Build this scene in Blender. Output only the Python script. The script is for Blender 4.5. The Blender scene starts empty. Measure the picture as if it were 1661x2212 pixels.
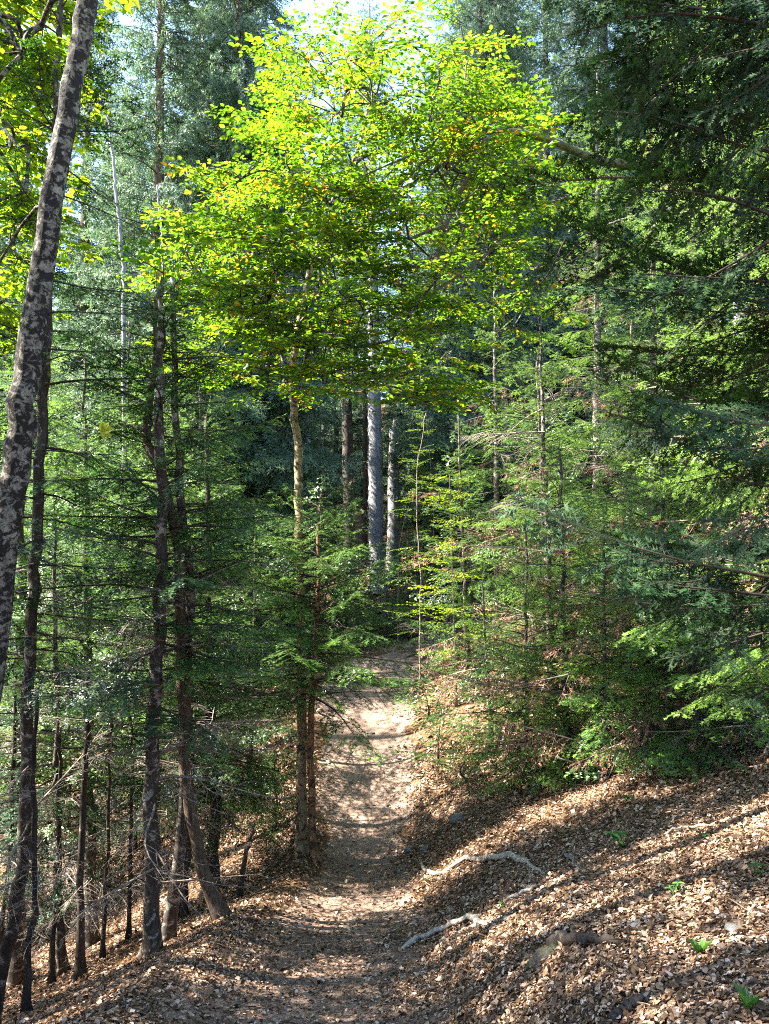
import bpy, math, random
import numpy as np
from mathutils import Vector, Matrix

C = bpy.context.scene.collection
SC = bpy.context.scene
R = math.radians

# ------------------------------------------------------------------ camera, sky, sun, exposure
PITCH = R(3.0)
EYE = 1.65
cam_d = bpy.data.cameras.new("camera")
cam = bpy.data.objects.new("camera", cam_d)
C.objects.link(cam)
cam.location = (0, 0, EYE)
cam.rotation_euler = (math.pi / 2 + PITCH, 0, 0)
cam_d.sensor_fit = 'VERTICAL'
cam_d.sensor_height = 36.0
cam_d.sensor_width = 27.0
cam_d.lens = 36.0 * 1670 / 2212
cam_d.clip_start = 0.05
cam_d.clip_end = 2000
SC.camera = cam

SUN_EL = R(45)
SUN_AZ = R(-90)                      # compass angle from +Y towards +X: the sun stands off to the left
w = bpy.data.worlds.new("World")
SC.world = w
w.use_nodes = True
nt = w.node_tree
bg = nt.nodes["Background"]
sky = nt.nodes.new("ShaderNodeTexSky")
sky.sky_type = 'NISHITA'
sky.sun_disc = False
sky.sun_elevation = SUN_EL
sky.sun_rotation = SUN_AZ
sky.air_density = 1.0
sky.dust_density = 0.5
sky.ozone_density = 2.0
nt.links.new(sky.outputs[0], bg.inputs[0])
bg.inputs[1].default_value = 0.115
sun_d = bpy.data.lights.new("sun", 'SUN')
sun_d.energy = 5.0
sun_d.angle = R(0.5)
sun_d.color = (1.0, 0.94, 0.84)
sun = bpy.data.objects.new("sun", sun_d)
C.objects.link(sun)
SUNV = Vector((math.sin(SUN_AZ) * math.cos(SUN_EL), math.cos(SUN_AZ) * math.cos(SUN_EL), math.sin(SUN_EL)))
sun.rotation_euler = (-SUNV).to_track_quat('-Z', 'Y').to_euler()
sun.location = SUNV * 60

SC.view_settings.view_transform = 'Standard'
SC.view_settings.look = 'None'
SC.view_settings.exposure = 3.1
SC.view_settings.gamma = 1.0
SC.view_settings.use_curve_mapping = False
cy = SC.cycles
cy.max_bounces = 5
cy.diffuse_bounces = 4
cy.glossy_bounces = 2
cy.transmission_bounces = 4
cy.transparent_max_bounces = 4
cy.caustics_reflective = False
cy.caustics_refractive = False
cy.use_denoising = False
SC.render.filter_size = 1.1
cy.filter_width = 1.1
cy.sample_clamp_indirect = 6.0

# ------------------------------------------------------------------ picture points (1661 x 2212 grid) to the world
F_ = 1670.0
cp, sp = math.cos(PITCH), math.sin(PITCH)


def ray(px, py):
    u = (px - 830.5) / F_
    v = (1106 - py) / F_
    return np.array([u, cp - v * sp, sp + v * cp])


def at(px, py, d):
    r = ray(px, py)
    r = r * (d / r[1])
    return np.array([r[0], r[1], r[2] + EYE])


# ------------------------------------------------------------------ terrain
_zy = np.array([-40, -20, -8, 0, 3, 5, 7, 9, 10, 10.8, 11.6, 12.5, 14, 17, 19, 22, 25, 28, 34, 42, 60, 100, 170])
_zz = np.array([8, 4.6, 1.9, 0, -.72, -1.2, -1.7, -2.15, -2.36, -2.46, -2.38, -2.12, -1.66, -.72, -.1, .95, 2.0, 3.1, 5.0, 7.6, 13, 24, 38])
_fine = np.linspace(-40, 170, 4201)
_fz = np.interp(_fine, _zy, _zz)
_k = np.exp(-np.linspace(-2, 2, 31) ** 2)
_fz2 = np.convolve(np.pad(_fz, 15, mode='edge'), _k / _k.sum(), mode='valid')
_xy = [-40, 0, 4.7, 7, 9.5, 11, 13, 16.0, 16.8, 17.6, 18.5, 22, 30, 40]
_xx = [-.8, -.7, -.5, -.36, -.24, -.27, -.33, -.36, .05, 1.3, 3.2, 5.5, 9, 12]
_fx = np.interp(_fine, _xy, _xx)
_fx2 = np.convolve(np.pad(_fx, 15, mode='edge'), _k / _k.sum(), mode='valid')


def trail_x(y):
    return np.interp(y, _fine, _fx2)


def trail_w(y):
    return np.interp(y, [0, 4, 7, 9, 10, 11, 13, 17, 22], [.95, .9, .72, .58, .56, .62, .78, 1.0, .9])


def smooth(a, b, x):
    t = np.clip((x - a) / (b - a), 0, 1)
    return t * t * (3 - 2 * t)


def wob(x, y, sc, seed):
    r = np.random.RandomState(seed)
    out = 0
    for i in range(6):
        a = r.uniform(0, 6.28)
        f = sc * r.uniform(.5, 1.6)
        out = out + np.sin((x * math.cos(a) + y * math.sin(a)) * f + r.uniform(0, 6.28))
    return out / 6


def height(x, y):
    x = np.asarray(x, float)
    y = np.asarray(y, float)
    z = np.interp(y, _fine, _fz2)
    wd = trail_w(y)
    s = x - trail_x(y)
    trough = -.03 + .10 * np.clip(np.abs(s) / wd, 0, 1.1) ** 2.2
    rs = np.clip(s - wd, 0, None)
    right = .20 * smooth(0, .9, rs) + 6.0 * np.tanh(.36 * rs / 6.0)
    ls = np.clip(-s - wd, 0, None)
    left = -(5.0 * np.tanh(.42 * np.clip(ls - .25, 0, None) / 5.0))
    rough = .05 * wob(x, y, 2.2, 3) + .018 * wob(x, y, 9, 4)
    far = smooth(18, 40, y) * 1.2 * wob(x, y, .25, 5)
    edge = smooth(.2, 1.1, np.abs(s) / wd)
    return z + trough + right + left + rough * (.25 + .75 * edge) + far


def hz(x, y):
    return float(height(x, y))


def onground(px, py):
    r = ray(px, py)
    t = np.linspace(1.5, 60, 4000)
    P = np.array([0, 0, EYE]) + t[:, None] * r
    below = P[:, 2] < height(P[:, 0], P[:, 1])
    i = int(np.argmax(below)) if below.any() else len(t) - 1
    p = P[i]
    return np.array([p[0], p[1], hz(p[0], p[1])])


# ------------------------------------------------------------------ materials
def mat_new(name):
    m = bpy.data.materials.new(name)
    m.use_nodes = True
    t = m.node_tree
    t.nodes.clear()
    out = t.nodes.new("ShaderNodeOutputMaterial")
    return m, t, out


def N(t, typ, **kw):
    n = t.nodes.new(typ)
    for k, v in kw.items():
        setattr(n, k, v)
    return n


def ramp(t, stops, fac):
    n = t.nodes.new("ShaderNodeValToRGB")
    e = n.color_ramp.elements
    while len(e) < len(stops):
        e.new(.5)
    for i, (p, c) in enumerate(stops):
        e[i].position = p
        e[i].color = (c[0], c[1], c[2], 1)
    t.links.new(fac, n.inputs[0])
    return n.outputs[0]


def leaf_mat(name, stops, trans=.3, tint=(1.2, 1.3, .6), rough=.45, spec=.5, under=None):
    m, t, out = mat_new(name)
    at_ = N(t, "ShaderNodeAttribute", attribute_name="rnd")
    col = ramp(t, stops, at_.outputs["Fac"])
    if under is not None:                      # the pale bands under a fir needle
        ge = N(t, "ShaderNodeNewGeometry")
        mu = N(t, "ShaderNodeMixRGB")
        t.links.new(ge.outputs["Backfacing"], mu.inputs[0])
        t.links.new(col, mu.inputs[1])
        mu.inputs[2].default_value = (*under, 1)
        col = mu.outputs[0]
    b = N(t, "ShaderNodeBsdfPrincipled")
    b.inputs["Roughness"].default_value = rough
    b.inputs["Specular IOR Level"].default_value = spec
    t.links.new(col, b.inputs["Base Color"])
    if trans > 0:
        tr = N(t, "ShaderNodeBsdfTranslucent")
        mx = N(t, "ShaderNodeMixRGB", blend_type='MULTIPLY')
        mx.inputs[0].default_value = 1
        mx.inputs[2].default_value = (*tint, 1)
        t.links.new(col, mx.inputs[1])
        t.links.new(mx.outputs[0], tr.inputs[0])
        ms = N(t, "ShaderNodeMixShader")
        ms.inputs[0].default_value = trans
        t.links.new(b.outputs[0], ms.inputs[1])
        t.links.new(tr.outputs[0], ms.inputs[2])
        t.links.new(ms.outputs[0], out.inputs[0])
    else:
        t.links.new(b.outputs[0], out.inputs[0])
    return m


def bark_mat(name, dark, light, patch=None, patch_amt=.5, stretch=.35, scale=14, bump=.5, patch_scale=9, rough=.85):
    m, t, out = mat_new(name)
    tc = N(t, "ShaderNodeTexCoord")
    mp = N(t, "ShaderNodeMapping")
    mp.inputs["Scale"].default_value = (1, 1, stretch)
    t.links.new(tc.outputs["Object"], mp.inputs[0])
    n1 = N(t, "ShaderNodeTexNoise")
    n1.inputs["Scale"].default_value = scale
    n1.inputs["Detail"].default_value = 6
    n1.inputs["Roughness"].default_value = .7
    t.links.new(mp.outputs[0], n1.inputs["Vector"])
    col = ramp(t, [(.35, dark), (.65, light)], n1.outputs["Fac"])
    if patch is not None:
        mp2 = N(t, "ShaderNodeMapping")
        mp2.inputs["Scale"].default_value = (1, 1, 1.15)
        t.links.new(tc.outputs["Object"], mp2.inputs[0])
        n2 = N(t, "ShaderNodeTexNoise")
        n2.inputs["Scale"].default_value = patch_scale
        n2.inputs["Detail"].default_value = 8
        n2.inputs["Roughness"].default_value = .72
        n2.inputs["Distortion"].default_value = .6
        t.links.new(mp2.outputs[0], n2.inputs["Vector"])
        rp = ramp(t, [(patch_amt - .025, (0, 0, 0)), (patch_amt + .025, (1, 1, 1))], n2.outputs["Fac"])
        mx = N(t, "ShaderNodeMixRGB")
        t.links.new(rp, mx.inputs[0])
        t.links.new(col, mx.inputs[1])
        mx.inputs[2].default_value = (*patch, 1)
        col = mx.outputs[0]
    b = N(t, "ShaderNodeBsdfPrincipled")
    b.inputs["Roughness"].default_value = rough
    b.inputs["Specular IOR Level"].default_value = .25
    t.links.new(col, b.inputs["Base Color"])
    bp = N(t, "ShaderNodeBump")
    bp.inputs["Strength"].default_value = bump
    bp.inputs["Distance"].default_value = .02
    t.links.new(n1.outputs["Fac"], bp.inputs["Height"])
    t.links.new(bp.outputs[0], b.inputs["Normal"])
    t.links.new(b.outputs[0], out.inputs[0])
    return m


def soil_mat(name, stops, scale, bump, fine_scale):
    m, t, out = mat_new(name)
    tc = N(t, "ShaderNodeTexCoord")
    n1 = N(t, "ShaderNodeTexNoise")
    n1.inputs["Scale"].default_value = scale
    n1.inputs["Detail"].default_value = 10
    n1.inputs["Roughness"].default_value = .72
    t.links.new(tc.outputs["Object"], n1.inputs["Vector"])
    v = N(t, "ShaderNodeTexVoronoi")
    v.inputs["Scale"].default_value = fine_scale
    t.links.new(tc.outputs["Object"], v.inputs["Vector"])
    ad = N(t, "ShaderNodeMath", operation='MULTIPLY_ADD')
    sx = N(t, "ShaderNodeSeparateColor")
    t.links.new(v.outputs["Color"], sx.inputs[0])
    t.links.new(sx.outputs[0], ad.inputs[0])
    ad.inputs[1].default_value = .3
    t.links.new(n1.outputs["Fac"], ad.inputs[2])
    sb = N(t, "ShaderNodeMath", operation='SUBTRACT')
    t.links.new(ad.outputs[0], sb.inputs[0])
    sb.inputs[1].default_value = .15
    col = ramp(t, stops, sb.outputs[0])
    b = N(t, "ShaderNodeBsdfPrincipled")
    b.inputs["Roughness"].default_value = .95
    b.inputs["Specular IOR Level"].default_value = .15
    t.links.new(col, b.inputs["Base Color"])
    bp = N(t, "ShaderNodeBump")
    bp.inputs["Strength"].default_value = bump
    bp.inputs["Distance"].default_value = .03
    t.links.new(sb.outputs[0], bp.inputs["Height"])
    t.links.new(bp.outputs[0], b.inputs["Normal"])
    t.links.new(b.outputs[0], out.inputs[0])
    return m


M = {}
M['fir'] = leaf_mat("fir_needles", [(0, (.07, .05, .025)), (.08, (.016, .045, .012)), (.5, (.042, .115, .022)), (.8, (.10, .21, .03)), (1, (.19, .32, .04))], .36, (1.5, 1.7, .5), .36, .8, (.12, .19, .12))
M['fir_light'] = leaf_mat("light_fir_needles", [(0, (.12, .08, .045)), (.08, (.02, .06, .014)), (.45, (.07, .155, .022)), (.8, (.16, .29, .035)), (1, (.26, .42, .05))], .38, (1.5, 1.7, .5), .36, .8, (.17, .25, .15))  # paler fir green; also paints sunlight into the brighter firs
M['fir_near'] = leaf_mat('shaded_fir_needles', [(0, (.005, .016, .007)), (.6, (.014, .042, .014)), (1, (.045, .10, .025))], .12, (1.4, 1.6, .6), .6, .2)  # shade on the near boughs is put into this darker green
M['fir_dark'] = leaf_mat("dark_fir_needles", [(0, (.008, .026, .012)), (.6, (.022, .07, .022)), (1, (.075, .16, .035))], .35, (1.5, 1.7, .6), .42, .55)  # darker fir green; also paints shade into silhouetted boughs and low thicket firs
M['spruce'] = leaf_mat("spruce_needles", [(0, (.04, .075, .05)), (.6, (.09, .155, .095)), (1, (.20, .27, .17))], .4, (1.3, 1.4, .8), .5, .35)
M['beech'] = leaf_mat("beech_leaves", [(0, (.04, .10, .012)), (.5, (.09, .17, .014)), (.9, (.175, .245, .02)), (.97, (.36, .36, .03)), (1, (.4, .2, .03))], .55, (1.4, 1.45, .55), .4, .4)
M['maple'] = leaf_mat("yellow_leaves", [(0, (.09, .18, .012)), (.6, (.19, .29, .016)), (1, (.36, .38, .03))], .55, (1.45, 1.45, .6), .4, .4)
M['young'] = leaf_mat("young_beech_leaves", [(0, (.05, .11, .014)), (.6, (.11, .19, .02)), (1, (.24, .27, .03))], .5, (1.6, 1.6, .7), .42, .4)
M['herb'] = leaf_mat("herb_leaves", [(0, (.03, .085, .018)), (.6, (.06, .155, .028)), (1, (.12, .24, .045))], .35, (1.4, 1.6, .6), .4, .45)
M['litter'] = leaf_mat("fallen_leaves", [(0, (.025, .016, .01)), (.25, (.09, .055, .03)), (.55, (.26, .16, .092)), (.8, (.48, .33, .225)), (1, (.66, .52, .42))], .18, (1.2, .9, .6), .6, .3)
M['rust'] = leaf_mat("dead_needles", [(0, (.16, .07, .035)), (.6, (.3, .14, .08)), (1, (.42, .22, .14))], .2, (1.2, .9, .7), .6, .3)
M['twig'] = bark_mat("twig_bark", (.03, .022, .016), (.075, .055, .042), scale=30, bump=.2)
M['dead'] = bark_mat("dead_twig_bark", (.12, .095, .075), (.34, .28, .23), scale=26, bump=.2)
M['beech_bark'] = bark_mat("beech_bark", (.085, .076, .058), (.29, .26, .20), (.020, .016, .013), .485, .5, 26, 1.0, 13)
M['yellow_bark'] = bark_mat("yellow_brown_bark", (.14, .10, .055), (.36, .28, .16), (.05, .035, .02), .54, .4, 18, .4, 9)  # yellow-brown bark with darker blotches
M['fir_bark'] = bark_mat("fir_bark", (.028, .022, .017), (.085, .067, .052), (.30, .27, .22), .565, .35, 22, .6, 9)
M['brown_bark'] = bark_mat("shaggy_bark", (.035, .024, .016), (.15, .105, .065), None, .5, .14, 30, .9)
M['dark_bark'] = bark_mat("dark_bark", (.02, .016, .013), (.07, .052, .04), (.2, .17, .14), .63, .3, 20, .6)
M['orange_bark'] = bark_mat("peeled_bark", (.10, .055, .028), (.33, .19, .10), (.05, .035, .024), .53, .3, 20, .5, 6)
M['grey_bark'] = bark_mat("grey_spruce_bark", (.19, .185, .19), (.42, .41, .42), (.12, .11, .11), .58, .35, 16, .5)
M['silver'] = bark_mat("bare_dead_wood", (.12, .115, .11), (.29, .275, .26), None, .5, .12, 24, .4)
M['moss_bark'] = bark_mat("mossy_bark", (.06, .048, .035), (.17, .145, .10), (.05, .07, .015), .53, .5, 14, .6, 6)
M['root_bark'] = bark_mat('root_bark', (.2, .165, .13), (.46, .41, .34), scale=26, bump=.4)
M['rotten'] = bark_mat("rotten_wood", (.10, .05, .022), (.36, .2, .10), (.05, .035, .025), .55, .15, 20, .7)
M['rock'] = soil_mat("pale_rock", [(.3, (.09, .083, .075)), (.7, (.23, .215, .20))], 8, .5, 30)
M['ground'] = soil_mat("forest_soil", [(.25, (.035, .02, .011)), (.5, (.11, .06, .03)), (.75, (.24, .14, .08))], 6, .9, 38)
M['trail'] = soil_mat("trail_dirt", [(.2, (.13, .085, .06)), (.5, (.21, .145, .108)), (.8, (.31, .23, .185))], 2.4, .45, 60)


# ------------------------------------------------------------------ triangle soup builder
class MB:
    def __init__(self):
        self.v, self.f, self.r, self.m, self.s = [], [], [], [], []
        self.n = 0

    def add(self, V, F, rnd=0.5, mat=0, sm=False):
        V = np.asarray(V, float)
        F = np.asarray(F, int)
        if len(F) == 0:
            return
        self.v.append(V)
        self.f.append(F + self.n)
        self.r.append(np.broadcast_to(np.asarray(rnd, float), (len(F),)).copy())
        self.m.append(np.broadcast_to(np.asarray(mat, int), (len(F),)).copy())
        self.s.append(np.broadcast_to(np.asarray(sm, bool), (len(F),)).copy())
        self.n += len(V)

    def arrays(self):
        return (np.concatenate(self.v), np.concatenate(self.f), np.concatenate(self.r), np.concatenate(self.m), np.concatenate(self.s))

    def put(self, tpl, mat3, t, dr=0.0):
        V, F, r, m, s = tpl
        self.v.append(V @ mat3.T + t)
        self.f.append(F + self.n)
        self.r.append(np.clip(r + dr, 0, 1))
        self.m.append(m)
        self.s.append(s)
        self.n += len(V)

    def mesh(self, name, mats):
        V, F, r, m, s = self.arrays()
        me = bpy.data.meshes.new(name)
        me.vertices.add(len(V))
        me.vertices.foreach_set("co", V.astype(np.float32).ravel())
        me.loops.add(len(F) * 3)
        me.loops.foreach_set("vertex_index", F.astype(np.int32).ravel())
        me.polygons.add(len(F))
        me.polygons.foreach_set("loop_start", np.arange(0, len(F) * 3, 3, dtype=np.int32))
        me.polygons.foreach_set("material_index", m.astype(np.int32))
        me.polygons.foreach_set("use_smooth", s)
        a = me.attributes.new("rnd", 'FLOAT', 'FACE')
        a.data.foreach_set("value", r.astype(np.float32))
        for x in mats:
            me.materials.append(x)
        me.update(calc_edges=True)
        return me

    def build(self, name, mats, parent=None):
        o = bpy.data.objects.new(name, self.mesh(name, mats))
        C.objects.link(o)
        if parent is not None:
            o.parent = parent
        return o


def catmull(P, n):
    P = np.asarray(P, float)
    if len(P) < 3:
        t = np.linspace(0, 1, n)[:, None]
        return P[0] * (1 - t) + P[-1] * t
    Q = np.vstack([2 * P[0] - P[1], P, 2 * P[-1] - P[-2]])
    out = []
    ts = np.linspace(0, len(P) - 1 - 1e-9, n)
    for s in ts:
        i = int(s)
        t = s - i
        a, b, c, d = Q[i], Q[i + 1], Q[i + 2], Q[i + 3]
        out.append(.5 * (2 * b + (c - a) * t + (2 * a - 5 * b + 4 * c - d) * t * t + (3 * b - a - 3 * c + d) * t ** 3))
    return np.array(out)


def tube(P, rad, n=6, rough=0.0, rng=None, cap=True):
    P = np.asarray(P, float)
    m = len(P)
    rad = np.interp(np.linspace(0, 1, m), np.linspace(0, 1, len(rad)), rad)
    T = np.gradient(P, axis=0)
    T /= np.linalg.norm(T, axis=1)[:, None] + 1e-9
    ref = np.array([1, 0, 0.]) if abs(T[0][0]) < .8 else np.array([0, 1, 0.])
    U = np.cross(T, ref)
    U /= np.linalg.norm(U, axis=1)[:, None] + 1e-9
    W = np.cross(T, U)
    a = np.arange(n) * 2 * math.pi / n
    rr = rad[:, None] * np.ones((m, n))
    if rough and rng is not None:
        lobes = sum(np.sin(a * k + rng.uniform(0, 6)) * rng.uniform(.3, 1) for k in (2, 3, 5)) * rough * .5
        rr = rr * (1 + lobes[None, :] + rough * rng.normal(0, .35, (m, n)))
    V = P[:, None, :] + rr[:, :, None] * (np.cos(a)[None, :, None] * U[:, None, :] + np.sin(a)[None, :, None] * W[:, None, :])
    V = V.reshape(-1, 3)
    i = np.arange(m - 1)[:, None] * n
    j = np.arange(n)[None, :]
    j2 = (j + 1) % n
    q = np.stack([i + j, i + j2, i + n + j2, i + n + j], axis=-1).reshape(-1, 4)
    F = np.vstack([q[:, [0, 1, 2]], q[:, [0, 2, 3]]])
    if cap:
        V = np.vstack([V, P[0], P[-1]])
        jj = np.arange(n)
        F = np.vstack([F, np.stack([np.full(n, m * n), (jj + 1) % n, jj], 1),
                       np.stack([np.full(n, m * n + 1), (m - 1) * n + jj, (m - 1) * n + (jj + 1) % n], 1)])
    return V, F


# ------------------------------------------------------------------ foliage templates
LOD = {
    'near': dict(step=.07, sec=.055, sp=.0034, nl=.025, nw=.0085, wood=1),
    'mid': dict(step=.075, sec=.070, sp=.0078, nl=.030, nw=.0110, wood=1),
    'far': dict(step=.10, sec=.13, sp=.018, nl=.075, nw=.024, wood=1),
    'wood': dict(step=.2, sec=9, sp=.03, nl=.22, nw=.08, wood=0),
}


def needles(P0, P1, S, rng, sp_, nl, nw, flat):
    D = P1 - P0
    L = np.linalg.norm(D, axis=1)
    n = np.maximum(2, (L / sp_).astype(int))
    idx = np.repeat(np.arange(len(L)), n)
    k = len(idx)
    d = D[idx] / (L[idx][:, None] + 1e-9)
    t = rng.uniform(0, 1, k)
    up = np.array([0, 0, 1.])
    s = np.cross(up, d)
    s /= np.linalg.norm(s, axis=1)[:, None] + 1e-6
    u = np.cross(d, s)
    if flat:
        sg = np.where(rng.rand(k) < .5, -1, 1)[:, None]
        side = sg * s + u * rng.uniform(-.15, .55, k)[:, None]
    else:
        ph = rng.uniform(0, 6.283, k)[:, None]
        side = np.cos(ph) * s + np.sin(ph) * u
    ln = nl * rng.uniform(.7, 1.15, k)[:, None]
    pos = P0[idx] + D[idx] * t[:, None]
    vec = ln * (d * rng.uniform(.35, .75, k)[:, None] + side * .8)
    V = np.empty((k, 3, 3))
    V[:, 0] = pos - d * nw * .5
    V[:, 1] = pos + d * nw * .5
    V[:, 2] = pos + vec
    F = np.arange(k * 3).reshape(-1, 3)
    if flat:                                   # every needle keeps its green side up
        neg = sg[:, 0] < 0
        F[neg] = F[neg][:, [1, 0, 2]]
    rr = np.clip(S[idx] + rng.normal(0, .10, k), 0, 1)
    return V.reshape(-1, 3), F, rr


def frond(L, kind, lod, seed, bare=.12):
    """One conifer bough along +X: woody axis, side twigs, needles. kind: fir, spruce, dead, rust."""
    rng = np.random.RandomState(seed)
    q = LOD[lod]
    hang = {'fir': .30, 'spruce': .95, 'dead': .25, 'rust': .7}[kind]
    droop = rng.uniform(.05, .25) if kind != 'spruce' else rng.uniform(.2, .4)
    b1, b2 = rng.uniform(-.22, .22, 2)

    def ax(t):
        return np.array([L * t, L * (b1 * t * t + .04 * math.sin(6 * t + b2 * 30)), L * (.12 * t - droop * t * t + (.10 * t ** 3))])
    mb = MB()
    segs = []
    nA = 8
    A = np.array([ax(t) for t in np.linspace(0, 1, nA)])
    for i in range(1, nA - 1):
        if i / nA > bare + .15:
            segs.append((A[i], A[i + 1], .35 + .4 * i / nA))
    if q['wood']:
        V, F = tube(A, [.004 + .006 * L, .003 + .003 * L, .0015], 4, cap=False)
        mb.add(V, F, .5, 1, True)
    n = max(4, int(L * (1 - bare) / q['step']))
    for i in range(n):
        t = bare + (1 - bare) * (i + rng.uniform(0, .8)) / n
        for sg in (-1, 1):
            if rng.rand() < (.24 if kind in ('fir', 'spruce') else .35):
                continue
            p = ax(t)
            ln = L * (.07 + .42 * (1 - t) ** .85) * min(1, .35 + t * 2.2) * rng.uniform(.6, 1.15) * (1 if L < 1.2 else .72)
            a = R(rng.uniform(42, 66))
            d = np.array([math.cos(a), sg * math.sin(a), rng.uniform(-.15, .10) - hang * rng.uniform(.5, 1.3)])
            d /= np.linalg.norm(d)
            e = d + np.array([.25, 0, -.15 - hang * .5])
            e /= np.linalg.norm(e)
            p1 = p + d * ln * .55
            p2 = p1 + e * ln * .45
            tip = .25 + .35 * t
            segs.append((p, p1, tip))
            segs.append((p1, p2, tip + .3))
            if q['wood'] and ln > .08:
                V, F = tube(np.array([p, p1, p2]), [.0022, .0015, .0009], 3, cap=False)
                mb.add(V, F, .5, 1, True)
            m = int(ln / q['sec'])
            for j in range(m):
                tt = (j + rng.uniform(.2, .9)) / max(m, 1)
                if tt < .12:
                    continue
                for s2 in (-1, 1):
                    if rng.rand() < (.25 if kind in ('fir', 'spruce') else .5):
                        continue
                    c = p + (p1 - p) * (tt / .55) if tt < .55 else p1 + (p2 - p1) * ((tt - .55) / .45)
                    l2 = (.03 + .36 * ln * (1 - tt)) * rng.uniform(.6, 1.2)
                    th = s2 * R(rng.uniform(38, 60))
                    dd = np.array([d[0] * math.cos(th) - d[1] * math.sin(th), d[0] * math.sin(th) + d[1] * math.cos(th), d[2] - rng.uniform(-.08, .14) - hang * .2])
                    c2 = c + dd * l2
                    segs.append((c, c2, tip + .25 + .15 * tt))
                    if kind in ('dead', 'rust'):
                        V, F = tube(np.array([c, c2]), [.0018, .0009], 3, cap=False)
                        mb.add(V, F, .5, 1, True)
    if kind != 'dead':
        P0 = np.array([s[0] for s in segs])
        P1 = np.array([s[1] for s in segs])
        S = np.array([s[2] for s in segs])
        if kind == 'rust':
            keep = rng.rand(len(S)) < .55
            P0, P1, S = P0[keep], P1[keep], S[keep]
        S = np.clip(S - .12 + rng.normal(0, .1, len(S)), 0, .96)
        V, F, r = needles(P0, P1, S, rng, q['sp'], q['nl'], q['nw'], kind == 'fir')
        mb.add(V, F, r, 0, False)
    return mb.arrays()


def leaf_cards(pos, d, nrm, ln, wd, fold, rnd):
    """n folded six-point leaves; pos base, d direction, nrm normal, all (n,3)."""
    d = d / (np.linalg.norm(d, axis=1)[:, None] + 1e-9)
    s = np.cross(nrm, d)
    s /= np.linalg.norm(s, axis=1)[:, None] + 1e-9
    u = np.cross(d, s)
    n = len(pos)
    ln = ln[:, None]
    wd = wd[:, None]
    fd = fold[:, None]
    V = np.empty((n, 6, 3))
    V[:, 0] = pos
    V[:, 1] = pos + d * ln * .34 + s * wd * .5 + u * wd * fd
    V[:, 2] = pos + d * ln * .70 + s * wd * .36 + u * wd * fd * .9
    V[:, 3] = pos + d * ln - u * ln * .06
    V[:, 4] = pos + d * ln * .70 - s * wd * .36 + u * wd * fd * .9
    V[:, 5] = pos + d * ln * .34 - s * wd * .5 + u * wd * fd
    base = np.arange(n)[:, None] * 6
    F = np.concatenate([base + np.array([[0, 2, 1]]), base + np.array([[0, 3, 2]]), base + np.array([[0, 4, 3]]), base + np.array([[0, 5, 4]])])
    return V.reshape(-1, 3), F, np.tile(rnd, 4)


def leaf_spray(L, seed, leaf=.08, sp_=.05, droop=.15):
    rng = np.random.RandomState(seed)
    mb = MB()

    def ax(t):
        return np.array([L * t, .06 * L * math.sin(5 * t + seed), L * (.1 * t - droop * t * t)])
    A = np.array([ax(t) for t in np.linspace(0, 1, 6)])
    V, F = tube(A, [.005 * L + .002, .0015], 4, cap=False)
    mb.add(V, F, .5, 1, True)
    segs = [(A[i], A[i + 1]) for i in range(1, 5)]
    n = max(3, int(L / .10))
    for i in range(n):
        t = .12 + .85 * (i + rng.rand() * .6) / n
        sg = 1 if i % 2 else -1
        p = ax(t)
        ln = L * (.12 + .38 * (1 - t)) * rng.uniform(.7, 1.2)
        a = R(rng.uniform(38, 60))
        d = np.array([math.cos(a), sg * math.sin(a), rng.uniform(-.25, .08)])
        segs.append((p, p + d * ln))
        V, F = tube(np.array([p, p + d * ln]), [.002, .001], 3, cap=False)
        mb.add(V, F, .5, 1, True)
    pos, dr = [], []
    for a, b in segs:
        D = b - a
        l = np.linalg.norm(D)
        k = max(2, int(l / sp_))
        for j in range(k):
            sg = 1 if j % 2 else -1
            d = D / l
            side = np.array([-d[1], d[0], 0]) * sg
            pos.append(a + D * (j + .6) / k)
            dr.append(d * rng.uniform(.3, .9) + side * rng.uniform(.5, .9) + np.array([0, 0, rng.uniform(-.45, .1)]))
        pos.append(b)
        dr.append(D / l + rng.normal(0, .1, 3))
    pos, dr = np.array(pos), np.array(dr)
    k = len(pos)
    nrm = np.array([0, 0, 1.]) + rng.normal(0, .28, (k, 3))
    ln = leaf * rng.uniform(.65, 1.15, k)
    V, F, r = leaf_cards(pos, dr, nrm, ln, ln * rng.uniform(.55, .7, k), rng.uniform(.02, .2, k), np.clip(rng.normal(.48, .3, k), 0, .99))
    mb.add(V, F, r, 0, False)
    return mb.arrays()


_T = {}


def tpl(kind, lod, L, rng):
    sizes = [.4, .7, 1.1, 1.6, 2.3]
    i = int(np.argmin([abs(math.log(L / s)) for s in sizes]))
    v = rng.randint(0, 3)
    key = (kind, lod, i, v)
    if key not in _T:
        _T[key] = frond(sizes[i], kind, lod, 100 * i + v + 7)
    return _T[key], L / sizes[i]


def basis(az, el, roll=0.0):
    x = np.array([math.cos(el) * math.cos(az), math.cos(el) * math.sin(az), math.sin(el)])
    y = np.array([-math.sin(az), math.cos(az), 0])
    z = np.cross(x, y)
    c, s = math.cos(roll), math.sin(roll)
    return np.stack([x, y * c + z * s, z * c - y * s], axis=1)


# ------------------------------------------------------------------ things
def tag(o, label=None, cat=None, group=None, kind=None):
    if label:
        o["label"] = label
    if cat:
        o["category"] = cat
    if group:
        o["group"] = group
    if kind:
        o["kind"] = kind
    return o


def thing(name, label, cat, loc, group=None):
    o = bpy.data.objects.new(name, None)
    o.empty_display_size = .2
    C.objects.link(o)
    o.location = loc
    return tag(o, label, cat, group)


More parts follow.
